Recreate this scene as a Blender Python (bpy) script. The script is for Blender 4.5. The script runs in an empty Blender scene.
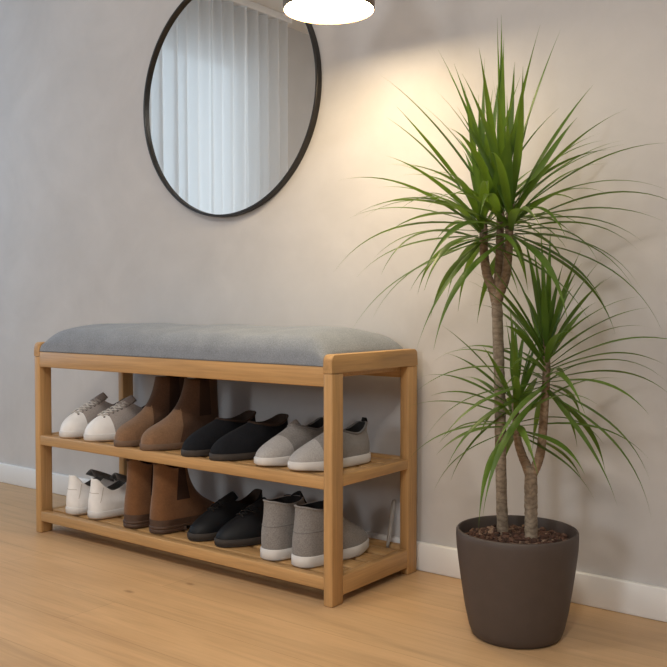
import bpy, bmesh, math, random
from math import sin, cos, pi, radians, sqrt
from mathutils import Vector, Matrix
random.seed(7)
S = bpy.context.scene
COL = S.collection

# ------------------------------------------------------------------ helpers
def lerp(a, b, t): return a + (b - a) * t
def smooth(t): t = max(0, min(1, t)); return t * t * (3 - 2 * t)
def table(tab, x):
    """smooth (Catmull-Rom) interpolation of a list of (x, value)"""
    if x <= tab[0][0]: return tab[0][1]
    if x >= tab[-1][0]: return tab[-1][1]
    for i in range(len(tab) - 1):
        x0, y0 = tab[i]; x1, y1 = tab[i + 1]
        if x <= x1:
            m0 = (y1 - y0) / (x1 - x0) if i == 0 else (y1 - tab[i-1][1]) / (x1 - tab[i-1][0])
            m1 = (y1 - y0) / (x1 - x0) if i == len(tab) - 2 else (tab[i+2][1] - y0) / (tab[i+2][0] - x0)
            h = x1 - x0; t = (x - x0) / h
            return ((2*t**3 - 3*t*t + 1)*y0 + (t**3 - 2*t*t + t)*h*m0 + (-2*t**3 + 3*t*t)*y1 + (t**3 - t*t)*h*m1)

def link(name, me, mat=None, parent=None, loc=(0, 0, 0)):
    o = bpy.data.objects.new(name, me); COL.objects.link(o)
    if mat is not None and me is not None: me.materials.append(mat)
    o.location = loc
    if parent is not None: o.parent = parent
    return o
def from_bm(name, bm, mat=None, parent=None, loc=(0, 0, 0), shade=True, recalc=True):
    if recalc: bmesh.ops.recalc_face_normals(bm, faces=bm.faces)
    me = bpy.data.meshes.new(name); bm.to_mesh(me); bm.free()
    if shade:
        for p in me.polygons: p.use_smooth = True
    return link(name, me, mat, parent, loc)
def sharp(o, ang=35):
    try: o.data.set_sharp_from_angle(angle=radians(ang))
    except Exception: pass
    return o
def thing(name, label, cat, loc=(0, 0, 0), rotz=0, group=None):
    o = bpy.data.objects.new(name, None); COL.objects.link(o)
    o.empty_display_size = .05
    o.location = loc; o.rotation_euler = (0, 0, rotz)
    return tag(o, label, cat, group)
def tag(o, label, cat, group=None):
    o['label'] = label; o['category'] = cat
    if group: o['group'] = group
    return o
def struct(o): o['kind'] = 'structure'; return o

def box_bm(x0, x1, y0, y1, z0, z1, bev=0.0, seg=2, bm=None):
    b = bmesh.new()
    vs = [b.verts.new((x, y, z)) for x in (x0, x1) for y in (y0, y1) for z in (z0, z1)]
    for f in ((0,1,3,2),(4,6,7,5),(0,4,5,1),(2,3,7,6),(0,2,6,4),(1,5,7,3)): b.faces.new([vs[i] for i in f])
    bmesh.ops.recalc_face_normals(b, faces=b.faces)
    if bev > 0: bmesh.ops.bevel(b, geom=list(b.edges), offset=bev, segments=seg, profile=.5, affect='EDGES')
    if bm is None: return b
    me = bpy.data.meshes.new('t'); b.to_mesh(me); b.free(); bm.from_mesh(me); bpy.data.meshes.remove(me)
    return bm
def box(name, x0, x1, y0, y1, z0, z1, mat, parent=None, bev=.002):
    return sharp(from_bm(name, box_bm(x0, x1, y0, y1, z0, z1, bev), mat, parent), 50)
def tube(bm, pts, radii, n=8, cap=True):
    pts = [Vector(p) for p in pts]
    if not hasattr(radii, '__len__'): radii = [radii] * len(pts)
    rings = []; ref = None
    for i, p in enumerate(pts):
        t = (pts[min(i+1, len(pts)-1)] - pts[max(i-1, 0)]).normalized()
        if ref is None:
            ref = Vector((1, 0, 0)) if abs(t.x) < .8 else Vector((0, 1, 0))
        a = (ref - t * ref.dot(t)).normalized(); ref = a; b = t.cross(a)
        rings.append([bm.verts.new(p + (a*cos(2*pi*k/n) + b*sin(2*pi*k/n)) * radii[i]) for k in range(n)])
    for r0, r1 in zip(rings, rings[1:]):
        for k in range(n): bm.faces.new((r0[k], r0[(k+1)%n], r1[(k+1)%n], r1[k]))
    if cap:
        bm.faces.new(rings[0][::-1]); bm.faces.new(rings[-1])
    return rings
def lathe(bm, prof, n=64, cx=0, cy=0, close=False):
    rings = []
    for r, z in prof:
        if r < 1e-6: rings.append([bm.verts.new((cx, cy, z))])
        else: rings.append([bm.verts.new((cx + r*cos(2*pi*k/n), cy + r*sin(2*pi*k/n), z)) for k in range(n)])
    prs = list(zip(rings, rings[1:]))
    if close: prs.append((rings[-1], rings[0]))
    for a, b in prs:
        for k in range(n):
            k2 = (k+1) % n
            if len(a) == 1 and len(b) == 1: continue
            if len(a) == 1: bm.faces.new((a[0], b[k], b[k2]))
            elif len(b) == 1: bm.faces.new((a[k], a[k2], b[0]))
            else: bm.faces.new((a[k], a[k2], b[k2], b[k]))
    return bm

# ------------------------------------------------------------------ materials
def srgb(r, g, b):
    f = lambda c: (c/255/12.92) if c/255 <= .04045 else ((c/255 + .055)/1.055)**2.4
    return (f(r), f(g), f(b), 1)
class NT:
    def __init__(s, name):
        s.m = bpy.data.materials.new(name); s.m.use_nodes = True
        s.t = s.m.node_tree; s.b = s.t.nodes['Principled BSDF']; s.out = s.t.nodes['Material Output']
    def n(s, typ, **kw):
        nd = s.t.nodes.new(typ)
        for k, v in kw.items():
            if k in nd.inputs: nd.inputs[k].default_value = v
            else: setattr(nd, k, v)
        return nd
    def l(s, a, b): s.t.links.new(a, b)
    def coords(s, scale=(1,1,1), loc=(0,0,0), rot=(0,0,0), which='Object'):
        tc = s.n('ShaderNodeTexCoord'); mp = s.n('ShaderNodeMapping')
        mp.inputs['Scale'].default_value = scale; mp.inputs['Location'].default_value = loc; mp.inputs['Rotation'].default_value = rot
        s.l(tc.outputs[which], mp.inputs['Vector']); return mp.outputs['Vector']
    def noise(s, vec, scale, detail=3, rough=.5, dist=0):
        nd = s.n('ShaderNodeTexNoise'); nd.inputs['Scale'].default_value = scale; nd.inputs['Detail'].default_value = detail
        nd.inputs['Roughness'].default_value = rough; nd.inputs['Distortion'].default_value = dist
        s.l(vec, nd.inputs['Vector']); return nd.outputs['Fac']
    def ramp(s, fac, stops):
        r = s.n('ShaderNodeValToRGB'); e = r.color_ramp.elements
        while len(e) < len(stops): e.new(.5)
        for q, (p, c) in zip(e, stops): q.position = p; q.color = c
        s.l(fac, r.inputs['Fac']); return r.outputs['Color']
    def mix(s, fac, a, b, typ='MIX'):
        m = s.n('ShaderNodeMix', data_type='RGBA', blend_type=typ)
        for v, i in ((fac, 0), (a, 6), (b, 7)):
            if hasattr(v, 'is_linked') or hasattr(v, 'links'): s.l(v, m.inputs[i])
            else: m.inputs[i].default_value = v
        return m.outputs[2]
    def bump(s, h, strength=.3, dist=.001):
        b = s.n('ShaderNodeBump'); b.inputs['Strength'].default_value = strength; b.inputs['Distance'].default_value = dist
        s.l(h, b.inputs['Height']); s.l(b.outputs['Normal'], s.b.inputs['Normal'])
    def set(s, **kw):
        for k, v in kw.items(): s.b.inputs[k.replace('_', ' ')].default_value = v
        return s
    def color(s, c):
        if hasattr(c, 'links'): s.l(c, s.b.inputs['Base Color'])
        else: s.b.inputs['Base Color'].default_value = c
def sc(c, k): return (c[0]*k, c[1]*k, c[2]*k, 1)

def plain(name, c, rough=.6, var=.06, nscale=60, bump=0, bscale=400, bdist=.0006, metal=0, spec=.5, sheen=0):
    m = NT(name); v = m.coords()
    f = m.noise(v, nscale, 4)
    m.color(m.ramp(f, [(.3, sc(c, 1-var)), (.7, sc(c, 1+var))]))
    m.set(Roughness=rough, Metallic=metal); m.b.inputs['Specular IOR Level'].default_value = spec
    if sheen: m.b.inputs['Sheen Weight'].default_value = sheen; m.b.inputs['Sheen Roughness'].default_value = .5
    if bump: m.bump(m.noise(v, bscale, 2), bump, bdist)
    return m.m
def fabric(name, c, var=.22, scale=700, bump=.5, rough=.95, sheen=.15, big=.05):
    m = NT(name); v = m.coords()
    f = m.noise(v, scale, 3, .7); g = m.noise(v, 25, 3)
    a = m.ramp(f, [(.3, sc(c, 1-var)), (.7, sc(c, 1+var))])
    b = m.ramp(g, [(.3, (1-big,)*3 + (1,)), (.7, (1+big,)*3 + (1,))])
    m.color(m.mix(1.0, a, b, 'MULTIPLY')); m.set(Roughness=rough); m.b.inputs['Specular IOR Level'].default_value = .2
    m.b.inputs['Sheen Weight'].default_value = sheen
    m.bump(f, bump, .0008); return m.m
def wood(name, axis, c=(0.50, 0.295, 0.125, 1)):
    m = NT(name); s = [38, 38, 38]; s[axis] = 2.2
    v = m.coords(tuple(s)); f = m.noise(v, 1.6, 5, .6, .6)
    s2 = [260, 260, 260]; s2[axis] = 7
    g = m.noise(m.coords(tuple(s2)), 1.0, 3, .6)
    a = m.ramp(f, [(.25, sc(c, .80)), (.5, c), (.78, sc(c, 1.14))])
    b = m.ramp(g, [(.35, (.90, .89, .87, 1)), (.65, (1.05, 1.05, 1.05, 1))])
    m.color(m.mix(1.0, a, b, 'MULTIPLY')); m.set(Roughness=.48); m.b.inputs['Specular IOR Level'].default_value = .35
    m.bump(g, .15, .0004); return m.m
WX, WY, WZ = wood('oak_grain_along', 0), wood('oak_grain_across', 1), wood('oak_grain_upright', 2)

def wall_mat():
    m = NT('limewashed_plaster'); v = m.coords()
    f = m.noise(v, 2.6, 6, .62, .8); g = m.noise(v, 9, 5, .6, .4); h = m.noise(v, 60, 4, .6)
    c = (.53, .51, .50, 1)
    a = m.ramp(f, [(.28, sc(c, .93)), (.72, sc(c, 1.06))])
    b = m.ramp(g, [(.3, (.97, .97, .97, 1)), (.7, (1.03, 1.03, 1.03, 1))])
    m.color(m.mix(1.0, a, b, 'MULTIPLY')); m.set(Roughness=.85); m.b.inputs['Specular IOR Level'].default_value = .25
    m.bump(h, .06, .002); return m.m
def floor_mat():
    m = NT('pale_oak_planks')
    v = m.coords((1, 1, 1), (.37, .055, 0))
    br = m.n('ShaderNodeTexBrick', offset=.37, offset_frequency=2, squash=1, squash_frequency=2)
    for k, x in (('Scale', 1), ('Mortar Size', .0007), ('Mortar Smooth', .4), ('Bias', 0), ('Brick Width', 1.15), ('Row Height', .125)): br.inputs[k].default_value = x
    br.inputs['Color1'].default_value = (.92, .92, .92, 1); br.inputs['Color2'].default_value = (1.05, 1.04, 1.03, 1); br.inputs['Mortar'].default_value = (.70, .66, .62, 1)
    m.l(v, br.inputs['Vector'])
    f = m.noise(m.coords((1.6, 22, 1), (3, 1, 0)), 1.0, 6, .62, 1.2)
    g = m.noise(m.coords((6, 160, 1)), 1.0, 4, .65, .3)
    k = m.noise(m.coords((3.2, 7, 1), (5.3, 2.2, 0)), 1.0, 3, .5, .6)
    c = (.545, .352, .188, 1)
    a = m.ramp(f, [(.25, sc(c, .80)), (.5, c), (.75, sc(c, 1.10))])
    b = m.ramp(g, [(.3, (.93, .92, .90, 1)), (.65, (1.03, 1.03, 1.03, 1))])
    d = m.ramp(k, [(.3, (.95, .93, .91, 1)), (.6, (1.02, 1.02, 1.02, 1))])
    x = m.mix(1.0, a, b, 'MULTIPLY'); x = m.mix(1.0, x, d, 'MULTIPLY'); x = m.mix(1.0, x, br.outputs['Color'], 'MULTIPLY')
    # a few knots, each a small dark streak along the grain
    for kx, ky, lx, ly in ((-.4004, -.4945, .015, .0065), (-.3366, -.3817, .012, .006), (.30, -.52, .02, .005)):
        vv = m.coords((1/lx, 1/ly, 0), (-kx/lx, -ky/ly, 0))
        ln = m.n('ShaderNodeVectorMath', operation='LENGTH'); m.l(vv, ln.inputs[0])
        mr = m.n('ShaderNodeMapRange'); mr.inputs['From Min'].default_value = .3; mr.inputs['From Max'].default_value = 1.3
        mr.inputs['To Min'].default_value = .75; mr.inputs['To Max'].default_value = 0
        m.l(ln.outputs['Value'], mr.inputs['Value'])
        x = m.mix(mr.outputs['Result'], x, (.24, .125, .055, 1))
    m.color(x); m.set(Roughness=.42); m.b.inputs['Specular IOR Level'].default_value = .4
    m.bump(g, .05, .0005); return m.m
M_wall = wall_mat(); M_floor = floor_mat()
M_white = plain('white_painted_wood', (.76, .75, .74, 1), .45, .015, 8)
M_ceil = plain('matt_white_ceiling', (.80, .785, .76, 1), .9, .02, 5)
M_sidewall = plain('grey_side_wall', (.50, .485, .475, 1), .85, .03, 6)
M_frame = plain('black_metal_frame', (.022, .019, .017, 1), .38, .1, 30, metal=.3)
M_cushion = fabric('heather_grey_wool', (.218, .240, .275, 1), .28, 420, .6, big=.07)
M_pot = plain('matt_brown_stoneware', (.066, .049, .042, 1), .58, .05, 40, .12, 500, .0004)
M_black = plain('soft_black_lining', (.010, .009, .009, 1), .9, .2, 80)
M_dkbrown = plain('dark_brown_lining', (.035, .020, .013, 1), .9, .2, 80)

# ------------------------------------------------------------------ setting
WALL = .012          # the wall plane; the baseboard front is at y = 0
XL, XR, YF, ZC = -2.5, 2.0, -5.2, 2.27
struct(sharp(from_bm('floor', box_bm(XL - .1, XR, YF, WALL + .1, -.06, 0), M_floor)))
struct(sharp(from_bm('wall_back', box_bm(XL - .1, XR, WALL, WALL + .1, 0, ZC), M_wall)))
struct(sharp(from_bm('ceiling', box_bm(XL - .1, XR, YF, WALL + .1, ZC, ZC + .08), M_ceil)))
# left wall with two window openings, front wall (behind the camera) with one
wy0, wy1, wz0, wz1 = -2.15, -1.28, .30, 2.00         # behind the curtain
uy0, uy1 = -.98, -.16                                # a bare window beside the mirror wall
vx0, vx1, vz0, vz1 = -.25, .45, .95, 2.05            # in the front wall
b = bmesh.new()
for y0, y1 in ((YF, wy0), (wy1, uy0), (uy1, WALL)): box_bm(XL - .1, XL, y0, y1, 0, ZC, bm=b)
for y0, y1 in ((wy0, wy1), (uy0, uy1)):
    box_bm(XL - .1, XL, y0, y1, 0, wz0, bm=b); box_bm(XL - .1, XL, y0, y1, wz1, ZC, bm=b)
struct(sharp(from_bm('wall_left', b, M_sidewall)))
def baseboard(name, x0, x1, y0, y1):
    return struct(sharp(from_bm(name, box_bm(x0, x1, y0, y1, 0, .0635, .0025, 2), M_white), 50))
b = bmesh.new()
box_bm(XL - .1, vx0, YF - .1, YF, 0, ZC, bm=b); box_bm(vx1, XR + .1, YF - .1, YF, 0, ZC, bm=b)
box_bm(vx0, vx1, YF - .1, YF, 0, vz0, bm=b); box_bm(vx0, vx1, YF - .1, YF, vz1, ZC, bm=b)
struct(sharp(from_bm('wall_front', b, M_sidewall)))
struct(sharp(from_bm('wall_right', box_bm(XR, XR + .1, YF, WALL + .1, 0, ZC), M_sidewall)))
baseboard('baseboard_back', XL, XR, 0, WALL + .001)
baseboard('baseboard_left', XL - .001, XL + .012, YF, 0)
# windows
g = NT('clear_window_glass'); tr = g.n('ShaderNodeBsdfTransparent'); gl = g.n('ShaderNodeBsdfGlossy'); gl.inputs['Roughness'].default_value = .02
mx = g.n('ShaderNodeMixShader'); mx.inputs[0].default_value = .06; tr.inputs['Color'].default_value = (.95, .97, .97, 1)
g.l(tr.outputs[0], mx.inputs[1]); g.l(gl.outputs[0], mx.inputs[2]); g.l(mx.outputs[0], g.out.inputs['Surface'])
M_glass = g.m
def window(name, wy0, wy1, wz0, wz1, mullions, front=False):
    cy = (wy0 + wy1)/2; fw = .055
    w = bpy.data.objects.new(name, None); COL.objects.link(w); w.location = (cy, YF, wz0) if front else (XL, cy, wz0); w.rotation_euler = (0, 0, pi/2 if front else 0); struct(w)
    b = bmesh.new()
    def wb(y0, y1, z0, z1, d=.06): box_bm(-.085, -.085 + d, y0 - cy, y1 - cy, z0 - wz0, z1 - wz0, .003, 1, bm=b)
    wb(wy0, wy0 + fw, wz0, wz1); wb(wy1 - fw, wy1, wz0, wz1); wb(wy0 + fw, wy1 - fw, wz0, wz0 + fw); wb(wy0 + fw, wy1 - fw, wz1 - fw, wz1)
    if mullions:
        wb(cy - .035, cy + .035, wz0 + fw, wz1 - fw); wb(wy0 + fw, cy - .035, 1.60, 1.65); wb(cy + .035, wy1 - fw, 1.60, 1.65)
    sharp(from_bm('window_frame', b, M_white, w), 50)
    from_bm('window_pane', box_bm(-.066, -.062, wy0 + fw - cy, wy1 - fw - cy, fw, wz1 - wz0 - fw), M_glass, w, shade=False)
    box('window_sill', -.02, .06, wy0 - .05 - cy, wy1 + .05 - cy, -.03, -.002, M_white, w)
window('window_1', wy0, wy1, wz0, wz1, False)
window('window_2', uy0, uy1, wz0, wz1, False)
window('window_3', vx0, vx1, vz0, vz1, False, True)

# sheer curtain
cu = thing('sheer_curtain', 'white sheer pleated curtain seen in the round mirror, hanging across the window', 'curtain', (XL + .13, -1.75, 0))
b = bmesh.new(); ya, yb = -2.33 + 1.75, -1.10 + 1.75; NY, NZ = 520, 14
rows = []
rnd = random.Random(3); ph = [rnd.uniform(-.5, .5) for _ in range(60)]
for j in range(NZ + 1):
    z = lerp(.015, ZC - .045, j / NZ); row = []
    for i in range(NY + 1):
        t = i / NY; y = lerp(ya, yb, t); q = (y - ya) / .088
        k = int(q); fr = q - k; p = lerp(ph[k % 60], ph[(k+1) % 60], smooth(fr))
        amp = .030 * (1 + .35 * sin(q * .7)) * lerp(1.0, .75, j / NZ)
        x = amp * sin(2*pi*(q + .35*p) ) + .006*sin(4*pi*q + 1.7*p + j*.12)
        row.append(b.verts.new((x, y + .010*cos(2*pi*q + p), z)))
    rows.append(row)
for r0, r1 in zip(rows, rows[1:]):
    for i in range(NY): b.faces.new((r0[i], r0[i+1], r1[i+1], r1[i]))
g = NT('white_voile'); trl = g.n('ShaderNodeBsdfTranslucent'); dif = g.n('ShaderNodeBsdfDiffuse'); tr = g.n('ShaderNodeBsdfTransparent')
trl.inputs['Color'].default_value = (.86, .87, .88, 1); dif.inputs['Color'].default_value = (.86, .87, .88, 1)
m1 = g.n('ShaderNodeMixShader'); m1.inputs[0].default_value = .5; m2 = g.n('ShaderNodeMixShader'); m2.inputs[0].default_value = .90
g.l(trl.outputs[0], m1.inputs[1]); g.l(dif.outputs[0], m1.inputs[2]); g.l(tr.outputs[0], m2.inputs[1]); g.l(m1.outputs[0], m2.inputs[2])
g.l(m2.outputs[0], g.out.inputs['Surface'])
from_bm('curtain_fabric', b, g.m, cu, recalc=False)
box('curtain_track', -.018, .018, ya - .02, yb + .02, ZC - .04, ZC - .001, M_white, cu)

# ------------------------------------------------------------------ bench
L, D, Y0, H = .985, .312, -.3197, .5
bench = thing('shoe_bench', 'light oak shoe bench with grey seat cushion and two slatted shelves against the wall', 'bench', (-L/2, Y0 + D/2, 0))
hx, hy = L/2, D/2; pw, pd = .0225, .0375
for sx in (-1, 1):
    for sy in (-1, 1):
        x0, x1 = sorted((sx*hx, sx*(hx - pw))); y0, y1 = sorted((sy*hy, sy*(hy - pd)))
        box('leg', x0, x1, y0, y1, 0, .4628, WZ, bench, .003)
    x0, x1 = sorted((sx*hx, sx*(hx - pw)))
    # top end rail with rounded front and back corners
    b = bmesh.new(); r = .012; pr = []
    for k in range(7): a = pi/2 * k/6; pr.append((-hy + r - r*cos(a), H - r + r*sin(a)))
    for k in range(7): a = pi/2 * k/6; pr.append((hy - r + r*sin(a), H - r + r*cos(a)))
    pr += [(hy, .4632), (-hy, .4632)]
    va = [b.verts.new((x0, y, z)) for y, z in pr]; vb = [b.verts.new((x1, y, z)) for y, z in pr]
    b.faces.new(va); b.faces.new(vb[::-1])
    for k in range(len(pr)): b.faces.new((va[k], va[(k+1) % len(pr)], vb[(k+1) % len(pr)], vb[k]))
    bmesh.ops.recalc_face_normals(b, faces=b.faces)
    es = [e for e in b.edges if abs(e.verts[0].co.x - e.verts[1].co.x) < 1e-6 and min(v.co.z for v in e.verts) > .4633]
    bmesh.ops.bevel(b, geom=es, offset=.0022, segments=2, profile=.5, affect='EDGES')
    sharp(from_bm('end_rail', b, WY, bench), 40)
    for z0, z1 in ((.2355, .257), (.0165, .056)):
        xa, xb = sorted((sx*(hx - .001), sx*(hx - pw + .002)))
        box('end_rail', xa, xb, -hy + pd - .001, hy - pd + .001, z0, z1, WY, bench, .002)
xi = hx - pw + .001
box('front_rail', -xi, xi, -hy + .0006, -hy + .022, .436, .4757, WX, bench, .0022)
box('back_rail', -xi, xi, hy - .024, hy - .004, .436, .4757, WX, bench)
for z0, z1 in ((.2320, .2570), (.0315, .0575)):
    box('front_rail', -xi, xi, -hy + .0006, -hy + .022, z0, z1, WX, bench, .0022)
    box('back_rail', -xi, xi, hy - .024, hy - .004, z0, z1, WX, bench)
for zt in (.2555, .0555):
    for k in range(4):                       # long slats between the rails
        y0 = -hy + .037 + k * .0605
        box('shelf_slat', -xi, xi, y0, y0 + .047, zt - .011, zt, WX, bench, .0015)
    for x in (-xi + .008, xi - .008):
        box('slat_bearer', x - .007, x + .007, -hy + .0225, hy - .0245, zt - .0225, zt - .0115, WY, bench, .001)
box('seat_board', -xi, xi, -hy + .0225, hy - .0245, .452, .4750, WX, bench)
# the cushion: a domed pad
def cushion():
    b = bmesh.new(); NXc, NYc = 110, 40
    ax, ay = hx - pw - .0005, hy - .0005
    top = []; bot = []
    def prof(d, w):   # rise from an edge at distance d
        t = min(1, d / w); return (1 - (1 - t)**2.3)**.62
    rr = random.Random(5)
    for i in range(NXc + 1):
        u = -cos(pi * i / NXc); rt = []; rb = []
        for j in range(NYc + 1):
            v = -cos(pi * j / NYc)
            x, y = ax * (.35*u + .65*sin(pi/2*u)), ay * (.35*v + .65*sin(pi/2*v))
            dx, dy = ax - abs(x), ay - abs(y)
            rise = prof(dx, .115 if x < 0 else .085) * (.70*prof(dy, .034) + .30*sin(pi/2*min(1, dy/.15)))
            z = .4765 + .012*min(1, min(dx, dy)/.003) + .060 * rise + .0016*sin(x*23 + y*11)*rise + .0012*sin(x*51 - y*37)*rise
            k = 1.0 + (.0 if min(dx, dy) > .0001 else 0)
            rt.append(b.verts.new((x, y, z))); rb.append(b.verts.new((x*.985, y*.985, .4758)))
        top.append(rt); bot.append(rb)
    for i in range(NXc):
        for j in range(NYc):
            b.faces.new((top[i][j], top[i+1][j], top[i+1][j+1], top[i][j+1]))
            b.faces.new((bot[i][j], bot[i][j+1], bot[i+1][j+1], bot[i+1][j]))
    def side(a, c):
        for k in range(len(a) - 1): b.faces.new((a[k], a[k+1], c[k+1], c[k]))
    side(top[0], bot[0]); side(top[-1], bot[-1])
    side([r[0] for r in top], [r[0] for r in bot]); side([r[-1] for r in top], [r[-1] for r in bot])
    return from_bm('seat_cushion', b, M_cushion, bench)
cu_o = cushion()
cu_o['label'] = 'padded heather grey cushion'

# ------------------------------------------------------------------ shoes
def leather(name, c, rough=.55, var=.1): return plain(name, c, rough, var, 45, .15, 300, .0006)
def suede(name, c, var=.16): return fabric(name, c, var, 260, .25, .95, .25, .12)
MS = dict(
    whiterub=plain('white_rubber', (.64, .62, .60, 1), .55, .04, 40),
    tanrub=plain('tan_gum_rubber', (.42, .29, .19, 1), .7, .08, 40),
    whiteleather=leather('white_leather', (.84, .835, .83, 1), .5, .05),
    greycanvas=fabric('taupe_grey_canvas', (.37, .335, .315, 1), .2, 500),
    whitelace=plain('white_cotton_lace', (.60, .57, .54, 1), .9, .06, 200),
    tan=suede('tan_suede', (.215, .122, .068, 1)), tanshaft=suede('brown_suede', (.088, .044, .024, 1)),
    gore=fabric('dark_brown_elastic', (.040, .018, .010, 1), .25, 600),
    brown=suede('russet_leather', (.170, .078, .032, 1), .12), brownsole=plain('dark_brown_sole', (.075, .040, .024, 1), .6, .15, 60),
    tansole=plain('brown_crepe_sole', (.150, .090, .055, 1), .7, .12, 60),
    navy=fabric('blue_black_suede', (.0095, .0105, .0135, 1), .2, 260, .25, .95, .02, .12), blackleather=plain('black_leather', (.0065, .0075, .0095, 1), .55, .15, 45, .15, 300, .0006, spec=.3),
    blacksole=plain('charcoal_sole', (.040, .031, .025, 1), .7, .12, 60),
    greyknit=fabric('heather_grey_knit', (.240, .228, .220, 1), .28, 420), lightgrey=fabric('pale_grey_knit', (.40, .385, .375, 1), .2, 420),
    greytongue=fabric('charcoal_grey_canvas', (.15, .143, .138, 1), .25, 500),
    black=M_black, dkbrown=M_dkbrown, stitch=plain('pale_stitching', (.42, .38, .34, 1), .8, .05, 100))

class Shoe:
    NU, NV = 96, 30
    W = [(0, 0), (18, .42), (35, .68), (52, .88), (70, 1.0), (100, .88), (130, .80), (150, .655), (166, .36), (180, 0)]
    def __init__(s, length, width, zs, open_front, open_back, open_w, z_front, z_side, z_heel,
                 toe_h=.035, wall_h=.03, side=1, front_k=(.55, .10), rear_k=(.0, .5), heel_lean=.0, bulge=.06):
        s.__dict__.update(locals())
    def plan(s, deg, grow=0):
        d = deg % 360; sg = 1 if d <= 180 else -1; a = d if d <= 180 else 360 - d
        t = (1 - cos(radians(a))) / 2
        w = table(s.W, a) * s.width / 2
        bend = s.side * .006 * (smooth((.45 - t) / .45)) * 1.2      # toes turn in slightly
        x = sg * (w + grow * sin(radians(a))) - bend
        y = -s.length/2 + t * s.length - grow * cos(radians(a))
        return x, y
    def B(s, deg): x, y = s.plan(deg); return Vector((x, y, s.zs))
    def T(s, deg):
        d = deg % 360; sg = 1 if d <= 180 else -1; a = d if d <= 180 else 360 - d
        t = (1 - cos(radians(a))) / 2
        y = lerp(s.open_front, s.open_back, t)
        x = sg * s.open_w/2 * sin(radians(a))**.85
        z = table([(0, s.z_front), (40, lerp(s.z_front, s.z_side, .35)), (95, s.z_side), (122, lerp(s.z_side, s.z_heel, .35)), (150, lerp(s.z_side, s.z_heel, .93)), (180, s.z_heel)], a)
        return Vector((x, y, z))
    def P(s, deg, v):
        B, T = s.B(deg), s.T(deg)
        d = deg % 360; a = d if d <= 180 else 360 - d
        f = cos(radians(a/2))**2; f = smooth((f - .25) / .65)
        h1 = lerp(s.wall_h, s.toe_h, f)
        out = Vector((B.x, 0, 0)) * (.10 * (1 - f)) + Vector((0, (.02 if a > 120 else 0), 0))*0
        P1 = B + Vector((0, 0, h1)) + out * s.bulge / .06
        kh = lerp(s.rear_k[0], s.front_k[0], f); kv = lerp(s.rear_k[1], s.front_k[1], f)
        P2 = T + Vector(((B.x - T.x)*kh, (B.y - T.y)*kh, -kv * (T.z - s.zs)))
        if a > 140: P1 += Vector((0, s.heel_lean * smooth((a-140)/40), 0))
        u = 1 - v
        return B*u**3 + P1*(3*u*u*v) + P2*(3*u*v*v) + T*v**3
    def N(s, deg, v):
        e = .4; p = s.P(deg, v)
        n = (s.P(deg + e, v) - s.P(deg - e, v)).cross(s.P(deg, min(1, v + .01)) - s.P(deg, max(0, v - .01)))
        n.normalize()
        if n.z < 0 and v > .3: n = -n
        return n
    def upper_bm(s):
        b = bmesh.new(); rows = []
        for j in range(s.NV + 1):
            v = j / s.NV
            rows.append([b.verts.new(s.P(360 * i / s.NU, v)) for i in range(s.NU)])
        # rolled rim
        for k, (sh, dz) in enumerate(((.0012, .0012), (.0030, .0008))):
            row = []
            for i in range(s.NU):
                p = s.T(360*i/s.NU); c = Vector((0, (s.open_front + s.open_back)/2, p.z)); dd = (c - p); dd.z = 0
                dd = dd.normalized() if dd.length > 1e-6 else dd
                row.append(b.verts.new(p + dd*sh + Vector((0, 0, dz))))
            rows.append(row)
        for r0, r1 in zip(rows, rows[1:]):
            for i in range(s.NU): b.faces.new((r0[i], r0[(i+1) % s.NU], r1[(i+1) % s.NU], r1[i]))
        return b
    def lining_bm(s, depth=.85):
        b = bmesh.new(); rows = []
        for j in range(9):
            v = j / 8; row = []
            for i in range(s.NU):
                dg = 360*i/s.NU; p = s.T(dg); c = Vector((0, (s.open_front + s.open_back)/2, p.z)); dd = c - p; dd.z = 0
                dd = dd.normalized() if dd.length > 1e-6 else dd
                q = p + dd * (.0028 + .001*v) + Vector((0, 0, .0006))
                q.z = lerp(q.z, s.zs + .012, v * depth); row.append(b.verts.new(q))
            rows.append(row)
        for r0, r1 in zip(rows, rows[1:]):
            for i in range(s.NU): b.faces.new((r0[i], r1[i], r1[(i+1) % s.NU], r0[(i+1) % s.NU]))
        b.faces.new(rows[-1])
        return b
    def slab_bm(s, z0, z1, grow, tmin=-1, r=.0015, spring=0):
        """a layer of the sole; tmin keeps only the rear part (a heel block)"""
        b = bmesh.new(); rows = []; n = s.NU
        for z, g in ((z0, grow - r), (z0 + r, grow), (z1 - r, grow), (z1, grow - r)):
            row = []
            for i in range(n):
                x, y = s.plan(360*i/n, g)
                up = spring * smooth((-y - s.length*.22) / (s.length*.28)) * (1 if z < z1 - r*1.5 else 0)
                row.append(b.verts.new((x, max(y, tmin), min(z + up, z1 - .001 if z < z1 - r*1.5 else z))))
            rows.append(row)
        for r0, r1 in zip(rows, rows[1:]):
            for i in range(n): b.faces.new((r0[i], r0[(i+1) % n], r1[(i+1) % n], r1[i]))
        b.faces.new(rows[0][::-1]); b.faces.new(rows[-1])
        return b

def split(bm, planes, pred):
    """cut along the planes, then move the faces where pred(centre) holds to a mesh of their own"""
    for co, no in planes:
        bmesh.ops.bisect_plane(bm, geom=list(bm.verts) + list(bm.edges) + list(bm.faces), dist=1e-6, plane_co=co, plane_no=no)
    other = bm.copy()
    bmesh.ops.delete(bm, geom=[f for f in bm.faces if pred(f.calc_center_median())], context='FACES')
    bmesh.ops.delete(other, geom=[f for f in other.faces if not pred(f.calc_center_median())], context='FACES')
    return bm, other

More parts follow.
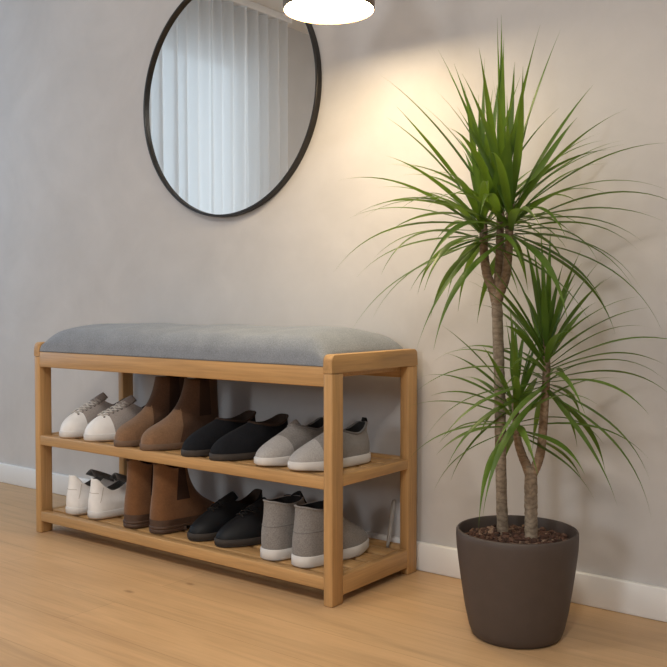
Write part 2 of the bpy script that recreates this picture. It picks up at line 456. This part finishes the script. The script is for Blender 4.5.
def seam(s, fn, r=.0007, n=40):
    b = bmesh.new(); pts = []
    for k in range(n + 1):
        d, v = fn(k / n); pts.append(s.P(d, v) + s.N(d, v) * .0004)
    tube(b, pts, r, 5); return b
def laces(s, vs, half, root, mat, r=.0018, cross=1):
    for sg in (1, -1):                      # the two ends of the lace cross on their way up
        b = bmesh.new(); pts = []
        for k, v in enumerate(vs):
            v2 = vs[k + 1] if k + 1 < len(vs) else v
            d0, d1 = (-half(v) * sg, half(v2) * sg) if k % 2 == 0 else (half(v) * sg, -half(v2) * sg)
            if k == len(vs) - 1 and sg < 0: break
            for q in range(9):
                t = q / 8; d = lerp(d0, d1, t); vv = min(.99, lerp(v, v2, t))
                pts.append(s.P(d, vv) + s.N(d, vv) * (.0020 + .0012 * sin(pi * t) * (1.6 if sg < 0 else .8)))
        keep = [pts[0]]
        for p in pts[1:]:
            if (p - keep[-1]).length > 1e-4: keep.append(p)
        tube(b, keep, r, 6)
        from_bm('lace', b, mat, root)
def eyelets(s, vs, half, root, mat):
    for v in vs:
        for sg in (-1, 1):
            b = bmesh.new(); p = s.P(sg * half(v), v); n = s.N(sg * half(v), v)
            tube(b, [p - n*.0005, p + n*.0014], .0026, 8)
            from_bm('eyelet', b, mat, root)
def gussets(gore, root):
    other = gore.copy()
    bmesh.ops.delete(gore, geom=[f for f in gore.faces if f.calc_center_median().x < 0], context='FACES')
    bmesh.ops.delete(other, geom=[f for f in other.faces if f.calc_center_median().x >= 0], context='FACES')
    for g in (gore, other): from_bm('elastic_gusset', g, MS['gore'], root)['label'] = 'dark brown elastic side gusset'
def tongue(s, root, mat, w=.036, up=.026, lean=.0, t=.005, down=.02, mat_name='tongue'):
    b = bmesh.new(); p = s.T(0); rows = []
    d = (s.T(0) - s.P(0, .8)).normalized()
    N = 8; M = 10
    for j in range(N + 1):
        q = j / N; row = []
        c = p + d * lerp(-down, up, q) + Vector((0, lean*q*q, .0)) - Vector((0, 0, .001))
        ww = w/2 * (1 - .28 * smooth((q - .65)/.35) if q > .65 else 1)
        for face in (0, 1):
            for i in range(M + 1):
                a = (i / M) * 2 - 1
                if face: a = -a
                nn = d.cross(Vector((1, 0, 0))).normalized()
                if nn.z < 0: nn = -nn
                row.append(b.verts.new(c + Vector((a*ww, 0, 0)) + nn * ((t if not face else 0) * (1 - .3*a*a) - .012 * a*a)))
        rows.append(row)
    n = len(rows[0])
    for r0, r1 in zip(rows, rows[1:]):
        for i in range(n): b.faces.new((r0[i], r0[(i+1) % n], r1[(i+1) % n], r1[i]))
    b.faces.new(rows[0][::-1]); b.faces.new(rows[-1])
    return from_bm(mat_name, b, mat, root)

def pulltab(s, root, mat, w=.010, h=.012, back=True):
    b = bmesh.new(); p = s.T(180) + Vector((0, .0012, 0)); pts = []
    for k in range(9):
        a = pi * k / 8; pts.append(p + Vector((0, .004*cos(a), -.004 + (h + .004) * sin(a))))
    va = []
    for q in pts: va.append([b.verts.new(q + Vector((dx, 0, 0))) for dx in (-w/2, w/2)])
    for a, c in zip(va, va[1:]): b.faces.new((a[0], a[1], c[1], c[0]))
    bmesh.ops.solidify(b, geom=list(b.faces), thickness=.0016)
    return from_bm('pull_tab', b, mat, root)

def shoe_white_toe(root, side):
    s = Shoe(.210, .076, .015, .002, .102, .052, .095, .068, .086, toe_h=.042, side=side, front_k=(.42, .36), rear_k=(0, .4))
    from_bm('sole', s.slab_bm(.003, .0175, .0022), MS['whiterub'], root)
    from_bm('outsole', s.slab_bm(0, .004, .0018), MS['tanrub'], root)
    u, cap = split(s.upper_bm(), [(Vector((0, -.046, .02)), Vector((0, -1, -.15)))], lambda c: -(c.y + .046) - .15*(c.z - .02) > 0)
    from_bm('upper', u, MS['greycanvas'], root); from_bm('toe_cap', cap, MS['whiteleather'], root)['label'] = 'white toe cap'
    from_bm('lining', s.lining_bm(), MS['greytongue'], root)
    half = lambda v: lerp(20, 34, (v - .5) / .5)
    vs = [.50, .58, .66, .74, .82, .90, .965]
    laces(s, vs, half, root, MS['whitelace']); eyelets(s, vs, half, root, MS['greytongue'])
    tongue(s, root, MS['greycanvas'], .034, .020, .004)
def shoe_chelsea(root, side):
    s = Shoe(.214, .078, .013, .018, .102, .066, .160, .156, .166, toe_h=.062, wall_h=.05, side=side, front_k=(.20, .88), rear_k=(.0, .55), heel_lean=.004)
    from_bm('sole', s.slab_bm(.0, .0145, .0024), MS['tansole'], root)
    u = s.upper_bm()
    pl = [(Vector((0, -.022, .05)), Vector((0, -1, .30)))]
    u, vamp = split(u, pl, lambda c: -(c.y + .022) + .30*(c.z - .05) > 0 and c.z < .09)
    gp = [(Vector((0, .030, .1)), Vector((0, 1, -.10))), (Vector((0, .064, .1)), Vector((0, 1, .08))), (Vector((0, 0, .072)), Vector((0, 0, 1)))]
    inside = lambda c: (c.y - .030 - .10*(c.z - .1) > 0) and (c.y - .064 + .08*(c.z - .1) < 0) and c.z > .072
    u, gore = split(u, gp, inside)
    from_bm('upper', u, MS['tanshaft'], root); from_bm('vamp', vamp, MS['tan'], root)['label'] = 'lighter tan suede vamp'
    gussets(gore, root)
    from_bm('lining', s.lining_bm(.9), MS['dkbrown'], root)
    pulltab(s, root, MS['tan'], .012, .012)
    b = seam(s, lambda t: (lerp(176, 184, .5), lerp(.02, .98, t))); from_bm('back_seam', b, MS['tan'], root)
def shoe_slipon(root, side):
    s = Shoe(.212, .080, .013, -.004, .102, .054, .076, .067, .083, toe_h=.030, side=side, front_k=(.45, .30), rear_k=(0, .4), heel_lean=.004)
    from_bm('sole', s.slab_bm(0, .0145, .0024), MS['blacksole'], root)
    from_bm('upper', s.upper_bm(), MS['navy'], root)
    from_bm('lining', s.lining_bm(), MS['dkbrown'], root)['label'] = 'dark brown lining'
    # padded collar roll
    b = bmesh.new(); pts = [s.T(360*i/64) + Vector((0, 0, -.001)) for i in range(65)]
    tube(b, pts, .0032, 8, cap=False); from_bm('collar', b, MS['dkbrown'], root)
def shoe_grey_low(root, side):
    s = Shoe(.208, .077, .019, .000, .100, .050, .082, .066, .084, toe_h=.022, side=side, front_k=(.40, .40), rear_k=(0, .4), heel_lean=.003)
    from_bm('sole', s.slab_bm(0, .0205, .0030, r=.003, spring=.004), MS['whiterub'], root)['label'] = 'white rubber sole'
    u, cap = split(s.upper_bm(), [(Vector((0, -.040, .02)), Vector((-.25*side, -1, -.10)))], lambda c: -.25*side*c.x - (c.y + .040) - .10*(c.z - .02) > 0)
    from_bm('upper', u, MS['greyknit'], root); from_bm('toe_cap', cap, MS['lightgrey'], root)['label'] = 'paler grey toe cap'
    from_bm('lining', s.lining_bm(), MS['black'], root)
    b = bmesh.new(); tube(b, [s.T(360*i/64) for i in range(65)], .0026, 8, cap=False); from_bm('collar', b, MS['greytongue'], root)
    pulltab(s, root, MS['black'], .012, .010)
    tongue(s, root, MS['greyknit'], .030, .010, .002, down=.01)
def shoe_white(root, side):
    s = Shoe(.210, .076, .018, -.010, .100, .048, .088, .066, .100, toe_h=.032, side=side, front_k=(.45, .34), rear_k=(0, .45), heel_lean=.005)
    from_bm('sole', s.slab_bm(.003, .0195, .0022, r=.002), MS['whiterub'], root)
    from_bm('outsole', s.slab_bm(0, .004, .0016), MS['tanrub'], root)
    from_bm('upper', s.upper_bm(), MS['whiteleather'], root)
    from_bm('lining', s.lining_bm(), MS['greytongue'], root)['label'] = 'charcoal grey lining'
    half = lambda v: lerp(18, 30, (v - .5) / .5); vs = [.60, .68, .76, .84, .92]
    laces(s, vs, half, root, MS['whitelace']); eyelets(s, vs, half, root, MS['greytongue'])
    tongue(s, root, MS['greytongue'], .042, .034, .012)['label'] = 'charcoal grey tongue'
    for k, (d0, d1, v0, v1) in enumerate(((150, 210, .62, .62), (128, 150, .95, .30), (232, 210, .95, .30))):
        from_bm('stitching', seam(s, lambda t: (lerp(d0, d1, t), lerp(v0, v1, t)), .0006), MS['stitch'], root)
def shoe_ankle(root, side):
    s = Shoe(.214, .078, .015, .010, .097, .058, .158, .150, .166, toe_h=.044, wall_h=.05, side=side, front_k=(.15, .82), rear_k=(0, .55), heel_lean=.002)
    from_bm('sole', s.slab_bm(.010, .0165, .0022), MS['brownsole'], root)
    from_bm('heel', s.slab_bm(0, .0102, .0014, tmin=.035), MS['brownsole'], root)
    u = s.upper_bm()
    u, cnt = split(u, [(Vector((0, 0, .030)), Vector((0, -.02, 1)))], lambda c: c.z - .02*c.y < .030 and c.y > -.2)
    gp = [(Vector((0, .022, .1)), Vector((0, 1, -.12))), (Vector((0, .056, .1)), Vector((0, 1, .10))), (Vector((0, 0, .075)), Vector((0, 0, 1)))]
    u, gore = split(u, gp, lambda c: (c.y - .022 - .12*(c.z - .1) > 0) and (c.y - .056 + .10*(c.z - .1) < 0) and c.z > .075)
    from_bm('upper', u, MS['brown'], root); from_bm('rand', cnt, MS['brownsole'], root)['label'] = 'dark brown rand around the foot'
    gussets(gore, root)
    from_bm('lining', s.lining_bm(.9), MS['dkbrown'], root)
    pulltab(s, root, MS['brown'], .012, .010)
def shoe_black_lace(root, side):
    s = Shoe(.212, .078, .015, -.006, .100, .054, .082, .062, .088, toe_h=.025, side=side, front_k=(.42, .32), rear_k=(0, .4), heel_lean=.004)
    from_bm('sole', s.slab_bm(.003, .0165, .0034), MS['blacksole'], root)
    from_bm('heel', s.slab_bm(0, .004, .003, tmin=.03), MS['blacksole'], root)
    from_bm('outsole', s.slab_bm(0, .004, .002), MS['blacksole'], root)
    u, cap = split(s.upper_bm(), [(Vector((0, -.058, .02)), Vector((0, -1, .3)))], lambda c: -(c.y + .058) + .3*(c.z - .02) > 0)
    from_bm('upper', u, MS['blackleather'], root); from_bm('toe_cap', cap, MS['blackleather'], root)
    from_bm('lining', s.lining_bm(), MS['dkbrown'], root)
    half = lambda v: lerp(16, 26, (v - .5) / .5); vs = [.66, .75, .84, .93]
    laces(s, vs, half, root, MS['black'])
    tongue(s, root, MS['blackleather'], .036, .022, .006)
def shoe_high(root, side):
    s = Shoe(.216, .079, .022, .006, .102, .064, .120, .116, .124, toe_h=.030, wall_h=.05, side=side, front_k=(.24, .55), rear_k=(0, .5), heel_lean=.005)
    from_bm('sole', s.slab_bm(0, .0235, .0028, r=.003, spring=.005), MS['whiterub'], root)['label'] = 'white rubber sole'
    from_bm('upper', s.upper_bm(), MS['greyknit'], root)
    from_bm('lining', s.lining_bm(.9), MS['black'], root)['label'] = 'black lining'
    from_bm('stitching', seam(s, lambda t: (lerp(100, 260, t), .5 + .03*cos(2*pi*t)), .0007), MS['greytongue'], root)
    b = bmesh.new(); tube(b, [s.T(360*i/64) + Vector((0, 0, -.0005)) for i in range(65)], .0024, 8, cap=False); from_bm('collar', b, MS['greyknit'], root)
    tongue(s, root, MS['black'], .040, .012, -.006, down=.02)

ZM, ZL = .2576, .0577
# (builder, name, category, group, x, y of centre, shelf z, turn (deg), foot side, label)
F = 0; R_ = 180
SH = [
 (shoe_white_toe, 'lace_up_sneaker', 'sneaker', 'white-toed grey sneakers', -.870, -.211, ZM, -7, -1, 'white-toed grey lace-up sneaker at the far left end of the upper shelf'),
 (shoe_white_toe, 'lace_up_sneaker', 'sneaker', 'white-toed grey sneakers', -.758, -.210, ZM, -8, 1, 'white-toed grey lace-up sneaker touching the tan boots on the upper shelf'),
 (shoe_chelsea, 'chelsea_boot', 'boot', 'tan suede ankle boots', -.650, -.212, ZM, -6, -1, 'tan suede boot on the upper shelf, the one beside the white-toed sneakers'),
 (shoe_chelsea, 'chelsea_boot', 'boot', 'tan suede ankle boots', -.542, -.213, ZM, -6, 1, 'tan suede boot on the upper shelf, the one beside the black slip-on shoes'),
 (shoe_slipon, 'slip_on_shoe', 'shoe', 'black slip-on shoes', -.414, -.212, ZM, -7, -1, 'black slip-on shoe on the upper shelf, right next to the tan boots'),
 (shoe_slipon, 'slip_on_shoe', 'shoe', 'black slip-on shoes', -.312, -.212, ZM, -7, 1, 'black slip-on shoe on the upper shelf, right next to the grey slip-on sneakers'),
 (shoe_grey_low, 'slip_on_sneaker', 'sneaker', 'low grey slip-on sneakers', -.192, -.211, ZM, -8, -1, 'low grey white-soled sneaker on the upper shelf, next to the black slip-ons'),
 (shoe_grey_low, 'slip_on_sneaker', 'sneaker', 'low grey slip-on sneakers', -.086, -.211, ZM, -8, 1, 'low grey white-soled sneaker at the right end of the upper shelf by the post'),
 (shoe_white, 'white_sneaker', 'sneaker', 'white leather sneakers', -.873, -.194, ZL, R_ + 1, 1, 'white leather sneaker, heel outward, at the far left end of the lower shelf'),
 (shoe_white, 'white_sneaker', 'sneaker', 'white leather sneakers', -.785, -.188, ZL, R_ - 3, -1, 'white leather sneaker, heel outward, beside the russet boots on the lower shelf'),
 (shoe_ankle, 'ankle_boot', 'boot', 'russet brown ankle boots', -.644, -.190, ZL, R_ - 1, 1, 'russet brown ankle boot, heel outward, on the lower shelf beside the white sneakers'),
 (shoe_ankle, 'ankle_boot', 'boot', 'russet brown ankle boots', -.548, -.188, ZL, R_ - 4, -1, 'russet brown ankle boot, heel outward, on the lower shelf beside the black lace-ups'),
 (shoe_black_lace, 'lace_up_shoe', 'shoe', 'black lace-up shoes', -.425, -.178, ZL, -11, -1, 'black leather lace-up shoe on the lower shelf, next to the russet boots'),
 (shoe_black_lace, 'lace_up_shoe', 'shoe', 'black lace-up shoes', -.324, -.180, ZL, -11, 1, 'black leather lace-up shoe on the lower shelf, next to the grey high-tops'),
 (shoe_high, 'high_top_sneaker', 'sneaker', 'grey high-top sneakers', -.186, -.190, ZL, R_ - 5, 1, 'grey white-soled high-top sneaker, heel outward, next to the black lace-ups on the lower shelf'),
 (shoe_high, 'high_top_sneaker', 'sneaker', 'grey high-top sneakers', -.098, -.190, ZL, R_ - 6, -1, 'grey white-soled high-top sneaker, heel outward, at the right end of the lower shelf'),
]
for fn, nm, cat, grp, x, y, z, rot, side, lab in SH:
    fn(thing(nm, lab, cat, (x, y, z), radians(rot), grp), side)

# white strip added in the lower shelf corner to stand for a light streak
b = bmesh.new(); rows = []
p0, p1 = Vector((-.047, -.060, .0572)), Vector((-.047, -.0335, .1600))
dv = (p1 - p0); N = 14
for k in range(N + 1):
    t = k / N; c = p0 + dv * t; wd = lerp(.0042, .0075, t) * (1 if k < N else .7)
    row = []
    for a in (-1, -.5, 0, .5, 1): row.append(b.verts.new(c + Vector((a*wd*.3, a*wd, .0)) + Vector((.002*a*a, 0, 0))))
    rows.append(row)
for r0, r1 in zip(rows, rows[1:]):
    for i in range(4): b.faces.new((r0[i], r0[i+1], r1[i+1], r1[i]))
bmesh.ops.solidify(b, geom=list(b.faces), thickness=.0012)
tag(from_bm('light_streak_strip', b, MS['whiterub']), 'slim white strip added as a light streak in the back right corner of the lower shelf', 'light_streak_strip')

# ------------------------------------------------------------------ mirror
mr = thing('round_mirror', 'round wall mirror in a thin black metal frame above the bench', 'mirror', (-.600, WALL, 1.142))
def ring(name, prof, mat, par):
    """a lathe about the y axis (profile of radius, distance from the wall)"""
    b = bmesh.new(); lathe(b, prof, 128, close=True)
    for v in b.verts: v.co = Vector((v.co.x, -v.co.z, v.co.y))
    return sharp(from_bm(name, b, mat, par), 40)
RM = .314
ring('frame', [(RM, .001), (RM, .018), (RM - .001, .019), (RM - .0055, .019), (RM - .0065, .018), (RM - .0065, .001)], M_frame, mr)
b = bmesh.new(); lathe(b, [(0, .010), (RM - .0063, .010)], 128)
for v in b.verts: v.co = Vector((v.co.x, -v.co.z, v.co.y))
g = NT('silvered_glass'); g.set(Metallic=1.0, Roughness=.0); g.color((.86, .88, .88, 1))
o = from_bm('mirror_glass', b, g.m, mr, shade=False, recalc=False)
o.data.flip_normals() if o.data.polygons[0].normal.y > 0 else None

# ------------------------------------------------------------------ pendant lamp
LX, LY, LZ, LR = -.045, -.272, 1.186, .0918
lp = thing('pendant_lamp', 'bronze pendant lamp with a glowing white diffuser hanging beside the round mirror', 'lamp', (LX, LY, LZ))
M_brass = plain('dark_bronze_metal', (.16, .105, .055, 1), .35, .08, 40, metal=.85)
b = bmesh.new()
lathe(b, [(LR - .002, 0), (LR, .0005), (LR, .026), (LR - .004, .034), (LR*.80, .050), (LR*.55, .075), (LR*.34, .105), (LR*.22, .14), (.016, .18), (.014, .235), (.010, .240), (0.004, .240),
          (.004, .236), (.010, .232), (.012, .18), (LR*.2, .138), (LR*.52, .072), (LR*.78, .046), (LR - .006, .030), (LR - .002, .024)], 72, close=True)
sharp(from_bm('shade', b, M_brass, lp), 45)
b = bmesh.new(); lathe(b, [(0, .0015), (LR*.6, .0022), (LR - .004, .004), (LR - .0028, .008), (LR - .0035, .012), (0, .012)], 72)
g = NT('lit_opal_diffuser'); em = g.n('ShaderNodeEmission'); em.inputs['Color'].default_value = (1, .78, .48, 1); em.inputs['Strength'].default_value = 62
g.l(em.outputs[0], g.out.inputs['Surface'])
from_bm('diffuser', b, g.m, lp)
b = bmesh.new(); tube(b, [(0, 0, .239), (0, 0, ZC - LZ - .024)], .003, 10); from_bm('cord', b, M_black, lp)
b = bmesh.new(); lathe(b, [(0, ZC - LZ - .026), (.045, ZC - LZ - .026), (.05, ZC - LZ - .022), (.05, ZC - LZ - .0005), (0, ZC - LZ - .0005)], 40)
sharp(from_bm('ceiling_rose', b, M_brass, lp), 40)

# ------------------------------------------------------------------ plant
PX, PY = .349, -.224
pl = thing('potted_dracaena', 'tall two-stemmed spiky green plant in a brown-grey round pot on the floor', 'plant', (PX, PY, 0))
b = bmesh.new()
po = [(0, .0), (.074, 0), (.080, .0035), (.0855, .018), (.0925, .050), (.0990, .090), (.1045, .130), (.1082, .160), (.1092, .180), (.1089, .190), (.1074, .1925), (.1045, .1925), (.1032, .190), (.1022, .182), (.1000, .155), (.094, .12), (0, .115)]
lathe(b, po, 96); sharp(from_bm('pot', b, M_pot, pl), 60)
# soil of bark chips: a rough surface plus many chips, one part
g = NT('bark_soil'); v = g.coords(); f = g.noise(v, 120, 3, .6)
isl = g.n('ShaderNodeNewGeometry')
g.color(g.mix(.75, g.ramp(f, [(.3, (.03, .014, .009, 1)), (.6, (.08, .036, .022, 1))]), g.ramp(isl.outputs['Random Per Island'], [(0, (.022, .010, .007, 1)), (.6, (.085, .036, .022, 1)), (.82, (.16, .085, .055, 1)), (1, (.34, .23, .16, 1))]))); g.set(Roughness=.9)
b = bmesh.new(); rs = random.Random(11)
rg = []
for i in range(15):
    r = .1005 * i / 14
    n = 48
    rg.append([b.verts.new((r*cos(2*pi*k/n), r*sin(2*pi*k/n), .171 + .004*(1 - (i/14)**2) + rs.uniform(-.002, .002))) for k in range(n)] if i else [b.verts.new((0, 0, .175))])
for a, c in zip(rg, rg[1:]):
    n = 48
    for k in range(n):
        if len(a) == 1: b.faces.new((a[0], c[k], c[(k+1) % n]))
        else: b.faces.new((a[k], c[k], c[(k+1) % n], a[(k+1) % n]))
for _ in range(520):
    r = .095 * sqrt(rs.random()); a = rs.uniform(0, 2*pi); s_ = rs.uniform(.0028, .0068)
    mt = Matrix.Translation((r*cos(a), r*sin(a), .1755 + rs.uniform(-.001, .003) - .003*(r/.095)**2)) @ Matrix.Rotation(rs.uniform(0, 6), 4, 'Z') @ Matrix.Rotation(rs.uniform(-.9, .9), 4, 'X') @ Matrix.Diagonal((s_*rs.uniform(.8, 1.7), s_, s_*rs.uniform(.35, .7), 1))
    bmesh.ops.create_icosphere(b, subdivisions=1, radius=1, matrix=mt)
so = from_bm('soil', b, g.m, pl, shade=False); so['kind'] = 'stuff'; so['label'] = 'reddish brown bark chip soil'
# bark
def bark(name, c0, c1):
    g = NT(name); v = g.coords((1, 1, 1)); f = g.noise(v, 70, 4, .6)
    wv = g.n('ShaderNodeTexWave', wave_type='BANDS', bands_direction='Z'); wv.inputs['Scale'].default_value = 30; wv.inputs['Distortion'].default_value = 9; wv.inputs['Detail'].default_value = 3; wv.inputs['Detail Scale'].default_value = 2
    g.l(v, wv.inputs['Vector'])
    a = g.ramp(f, [(.3, c0), (.7, c1)]); d = g.ramp(wv.outputs['Fac'], [(.05, (.80, .78, .76, 1)), (.5, (1.04, 1.04, 1.04, 1))])
    g.color(g.mix(1.0, a, d, 'MULTIPLY')); g.set(Roughness=.85); g.bump(wv.outputs['Fac'], .3, .001); return g.m
M_bark = bark('ringed_grey_bark', (.17, .125, .088, 1), (.36, .29, .215, 1))
M_young = bark('young_brown_stem', (.19, .125, .085, 1), (.31, .225, .15, 1))
def spline(pts, n=10):
    pts = [Vector(p) for p in pts]; out = []
    for i in range(len(pts) - 1):
        p0 = pts[max(i-1, 0)]; p1 = pts[i]; p2 = pts[i+1]; p3 = pts[min(i+2, len(pts)-1)]
        for k in range(n):
            t = k / n
            out.append(.5 * ((2*p1) + (p2 - p0)*t + (2*p0 - 5*p1 + 4*p2 - p3)*t*t + (-p0 + 3*p1 - 3*p2 + p3)*t**3))
    out.append(pts[-1]); return out
def stem(name, pts, r0, r1, mat, par, seed=0):
    rr = random.Random(seed); b = bmesh.new(); q = spline([(x - PX, y - PY, z) for x, y, z in pts], 16)
    rad = [lerp(r0, r1, i/(len(q)-1)) * (1 + rr.uniform(-.05, .05)) for i in range(len(q))]
    tube(b, q, rad, 14); return from_bm(name, b, mat, par)
g = NT('glossy_green_leaf'); v = g.coords(); f = g.noise(v, 14, 3); inf = g.n('ShaderNodeNewGeometry')
g.color(g.mix(.25, g.ramp(f, [(.3, (.046, .098, .016, 1)), (.5, (.074, .148, .022, 1)), (.72, (.130, .220, .034, 1))]),
       g.ramp(inf.outputs['Random Per Island'], [(0, (.042, .092, .016, 1)), (1, (.145, .225, .042, 1))])))
g.set(Roughness=.40); g.b.inputs['Specular IOR Level'].default_value = .45
tl = g.n('ShaderNodeBsdfTranslucent'); tl.inputs['Color'].default_value = (.20, .34, .03, 1); mx = g.n('ShaderNodeMixShader'); mx.inputs[0].default_value = .28
g.l(g.b.outputs[0], mx.inputs[1]); g.l(tl.outputs[0], mx.inputs[2]); g.l(mx.outputs[0], g.out.inputs['Surface'])
M_leaf = g.m
def leaf(b, base, az, el, length, width, droop, rr, twist=0):
    """a long pointed blade, V-shaped across, bending under its weight"""
    N = 14; p = Vector(base); step = length / N; e = el; a = az; rows = []
    for k in range(N + 1):
        t = k / N
        d = Vector((cos(e)*cos(a), cos(e)*sin(a), sin(e)))
        sd = Vector((-sin(a), cos(a), 0)); up = sd.cross(d)
        if up.z < 0 and el > 0: up = -up
        w = width * (.50 + .50*smooth(t/.34)) * (1 - smooth((t - .34) / .68)**1.15 * .985)
        tw = twist * t; s2 = sd*cos(tw) + up*sin(tw); u2 = up*cos(tw) - sd*sin(tw)
        rows.append([b.verts.new(p - s2*w/2 + u2*w*.16), b.verts.new(p), b.verts.new(p + s2*w/2 + u2*w*.16)])
        p = p + d*step
        e -= droop * (t**.8) * 1.5 / N * max(.12, cos(e)); a += twist*.05
    for r0, r1 in zip(rows, rows[1:]):
        for i in range(2): b.faces.new((r0[i], r0[i+1], r1[i+1], r1[i]))
def crown(par, top, z_low, n, lmin, lmax, width, seed, el_lo=-30, el_hi=84, droop=(.55, 1.9), bias=(0, 0)):
    rr = random.Random(seed); b = bmesh.new(); ga = pi*(3 - sqrt(5)); x, y, z = top
    for k in range(n):
        t = (k + .5) / n                     # 0 = lowest, oldest leaf; 1 = centre
        az = k*ga + rr.uniform(-.3, .3)
        el = radians(lerp(el_lo, el_hi, t**.88) + rr.uniform(-11, 11))
        lean = cos(az - math.atan2(bias[1], bias[0])) * math.hypot(*bias) if bias != (0, 0) else 0
        el -= lean * smooth(t) * .55
        ln = lerp(lmax*.92, lmin, smooth((t - .35)/.65)) * rr.uniform(.72, 1.08)
        # keep blades off the wall behind
        reach = y + sin(az)*cos(el)*ln
        if reach > -.03: ln *= max(.35, (-.03 - y) / max(1e-3, sin(az)*cos(el)*ln)); 
        bz = lerp(z_low, z, t**1.2)
        leaf(b, (x - PX + .006*cos(az), y - PY + .006*sin(az), bz), az, el, ln, width*rr.uniform(.8, 1.1)*lerp(1.0, .78, t), lerp(droop[1], droop[0], t)*rr.uniform(.7, 1.2), rr, rr.uniform(-.5, .5))
    return from_bm('leaf_crown', b, M_leaf, par, recalc=False)
t1 = stem('stem', [(.3155, -.205, .150), (.3122, -.207, .178), (.3085, -.209, .30), (.3065, -.21, .42), (.302, -.21, .53), (.2990, -.21, .605), (.2990, -.21, .622)], .0105, .0098, M_bark, pl, 1)
b1 = stem('branch', [(.2985, -.21, .600), (.290, -.211, .630), (.2790, -.212, .655), (.2725, -.212, .70), (.2716, -.212, .742), (.2695, -.216, .772)], .0095, .0068, M_young, t1, 2)
b2 = stem('branch', [(.2995, -.208, .605), (.2985, -.203, .65), (.2982, -.198, .70), (.2982, -.196, .794)], .0090, .0068, M_young, t1, 3)
b3 = stem('branch', [(.2995, -.211, .602), (.309, -.214, .625), (.3200, -.217, .650), (.3265, -.219, .70), (.3285, -.22, .745), (.3325, -.222, .780)], .0095, .0068, M_young, t1, 4)
crown(b1, (.2690, -.216, .778), .712, 42, .265, .325, .0175, 21, -24, 80, (.5, 1.9), (-.8, -.3))
crown(b2, (.2982, -.196, .800), .735, 36, .315, .345, .0175, 22, -15, 87, (.42, 1.8), (0, .2))
crown(b3, (.3330, -.222, .785), .718, 42, .275, .335, .0175, 23, -24, 80, (.5, 1.9), (.8, -.2))
t2 = stem('stem', [(.3715, -.21, .150), (.3705, -.21, .18), (.3695, -.21, .24), (.3690, -.21, .296), (.3690, -.21, .308)], .0118, .0115, M_bark, pl, 5)
c1 = stem('branch', [(.3685, -.21, .288), (.3610, -.212, .308), (.3530, -.215, .328), (.346, -.219, .360), (.342, -.222, .434)], .0095, .0062, M_young, t2, 6)
c2 = stem('branch', [(.3695, -.21, .288), (.3790, -.208, .310), (.3863, -.206, .338), (.391, -.205, .40), (.3945, -.204, .47), (.3945, -.204, .538)], .0095, .0062, M_young, t2, 7)
crown(c1, (.342, -.222, .440), .365, 36, .17, .25, .0150, 24, -32, 80, (.5, 1.9), (-.7, -.3))
crown(c2, (.3945, -.204, .545), .440, 54, .20, .30, .0160, 25, -36, 84, (.5, 2.0), (.4, -.1))

# ------------------------------------------------------------------ light
def daylight(a0, a1, z0, z1, radiance, color, front=False):
    ld = bpy.data.lights.new('daylight', 'AREA'); ld.shape = 'RECTANGLE'; ld.size = z1 - z0; ld.size_y = a1 - a0
    ld.energy = radiance * (z1 - z0) * (a1 - a0) * pi; ld.color = color
    lo = bpy.data.objects.new('daylight', ld); COL.objects.link(lo); m = (a0 + a1)/2
    lo.location = (m, YF - .16, (z0 + z1)/2) if front else (XL - .16, m, (z0 + z1)/2)
    lo.rotation_euler = (0, radians(-90), radians(90) if front else 0)
daylight(wy0, wy1, wz0, wz1, 1.25, (.66, .82, 1.0))
daylight(uy0, uy1, wz0, wz1, 3.5, (.36, .66, 1.0))
daylight(vx0, vx1, vz0, vz1, 24, (.92, .95, 1.0), True)
for lx, ly, w_ in ((-.85, -2.0, 19), (1.2, -2.2, 31)):  # unseen fill lights added below the ceiling, no fixtures
    cl = bpy.data.lights.new('ceiling_fill', 'AREA'); cl.shape = 'DISK'; cl.size = .42; cl.energy = w_; cl.color = (1.0, .94, .86)
    co_ = bpy.data.objects.new('ceiling_fill', cl); COL.objects.link(co_); co_.location = (lx, ly, ZC - .02)
wd = bpy.data.worlds.new('world'); S.world = wd; wd.use_nodes = True
wd.node_tree.nodes['Background'].inputs[0].default_value = (1.0, .98, .96, 1); wd.node_tree.nodes['Background'].inputs[1].default_value = .55

# ------------------------------------------------------------------ camera
f, yaw, pit = 903.91, -.655076, -.0325434
fwv = Vector((sin(yaw)*cos(pit), cos(yaw)*cos(pit), sin(pit))); rt = Vector((cos(yaw), -sin(yaw), 0)); up = rt.cross(fwv)
cd = bpy.data.cameras.new('camera'); co = bpy.data.objects.new('camera', cd); COL.objects.link(co)
mw = Matrix((rt, up, -fwv)).transposed().to_4x4(); mw.translation = (1.07572, -1.71545, .599408); co.matrix_world = mw
cd.sensor_width = 36; cd.lens = f / 667 * 36; cd.clip_start = .02
S.camera = co
vs = S.view_settings; S.display_settings.display_device = 'sRGB'
vs.view_transform = 'Standard'; vs.look = 'None'; vs.exposure = 0.0; vs.gamma = 1; vs.use_curve_mapping = False
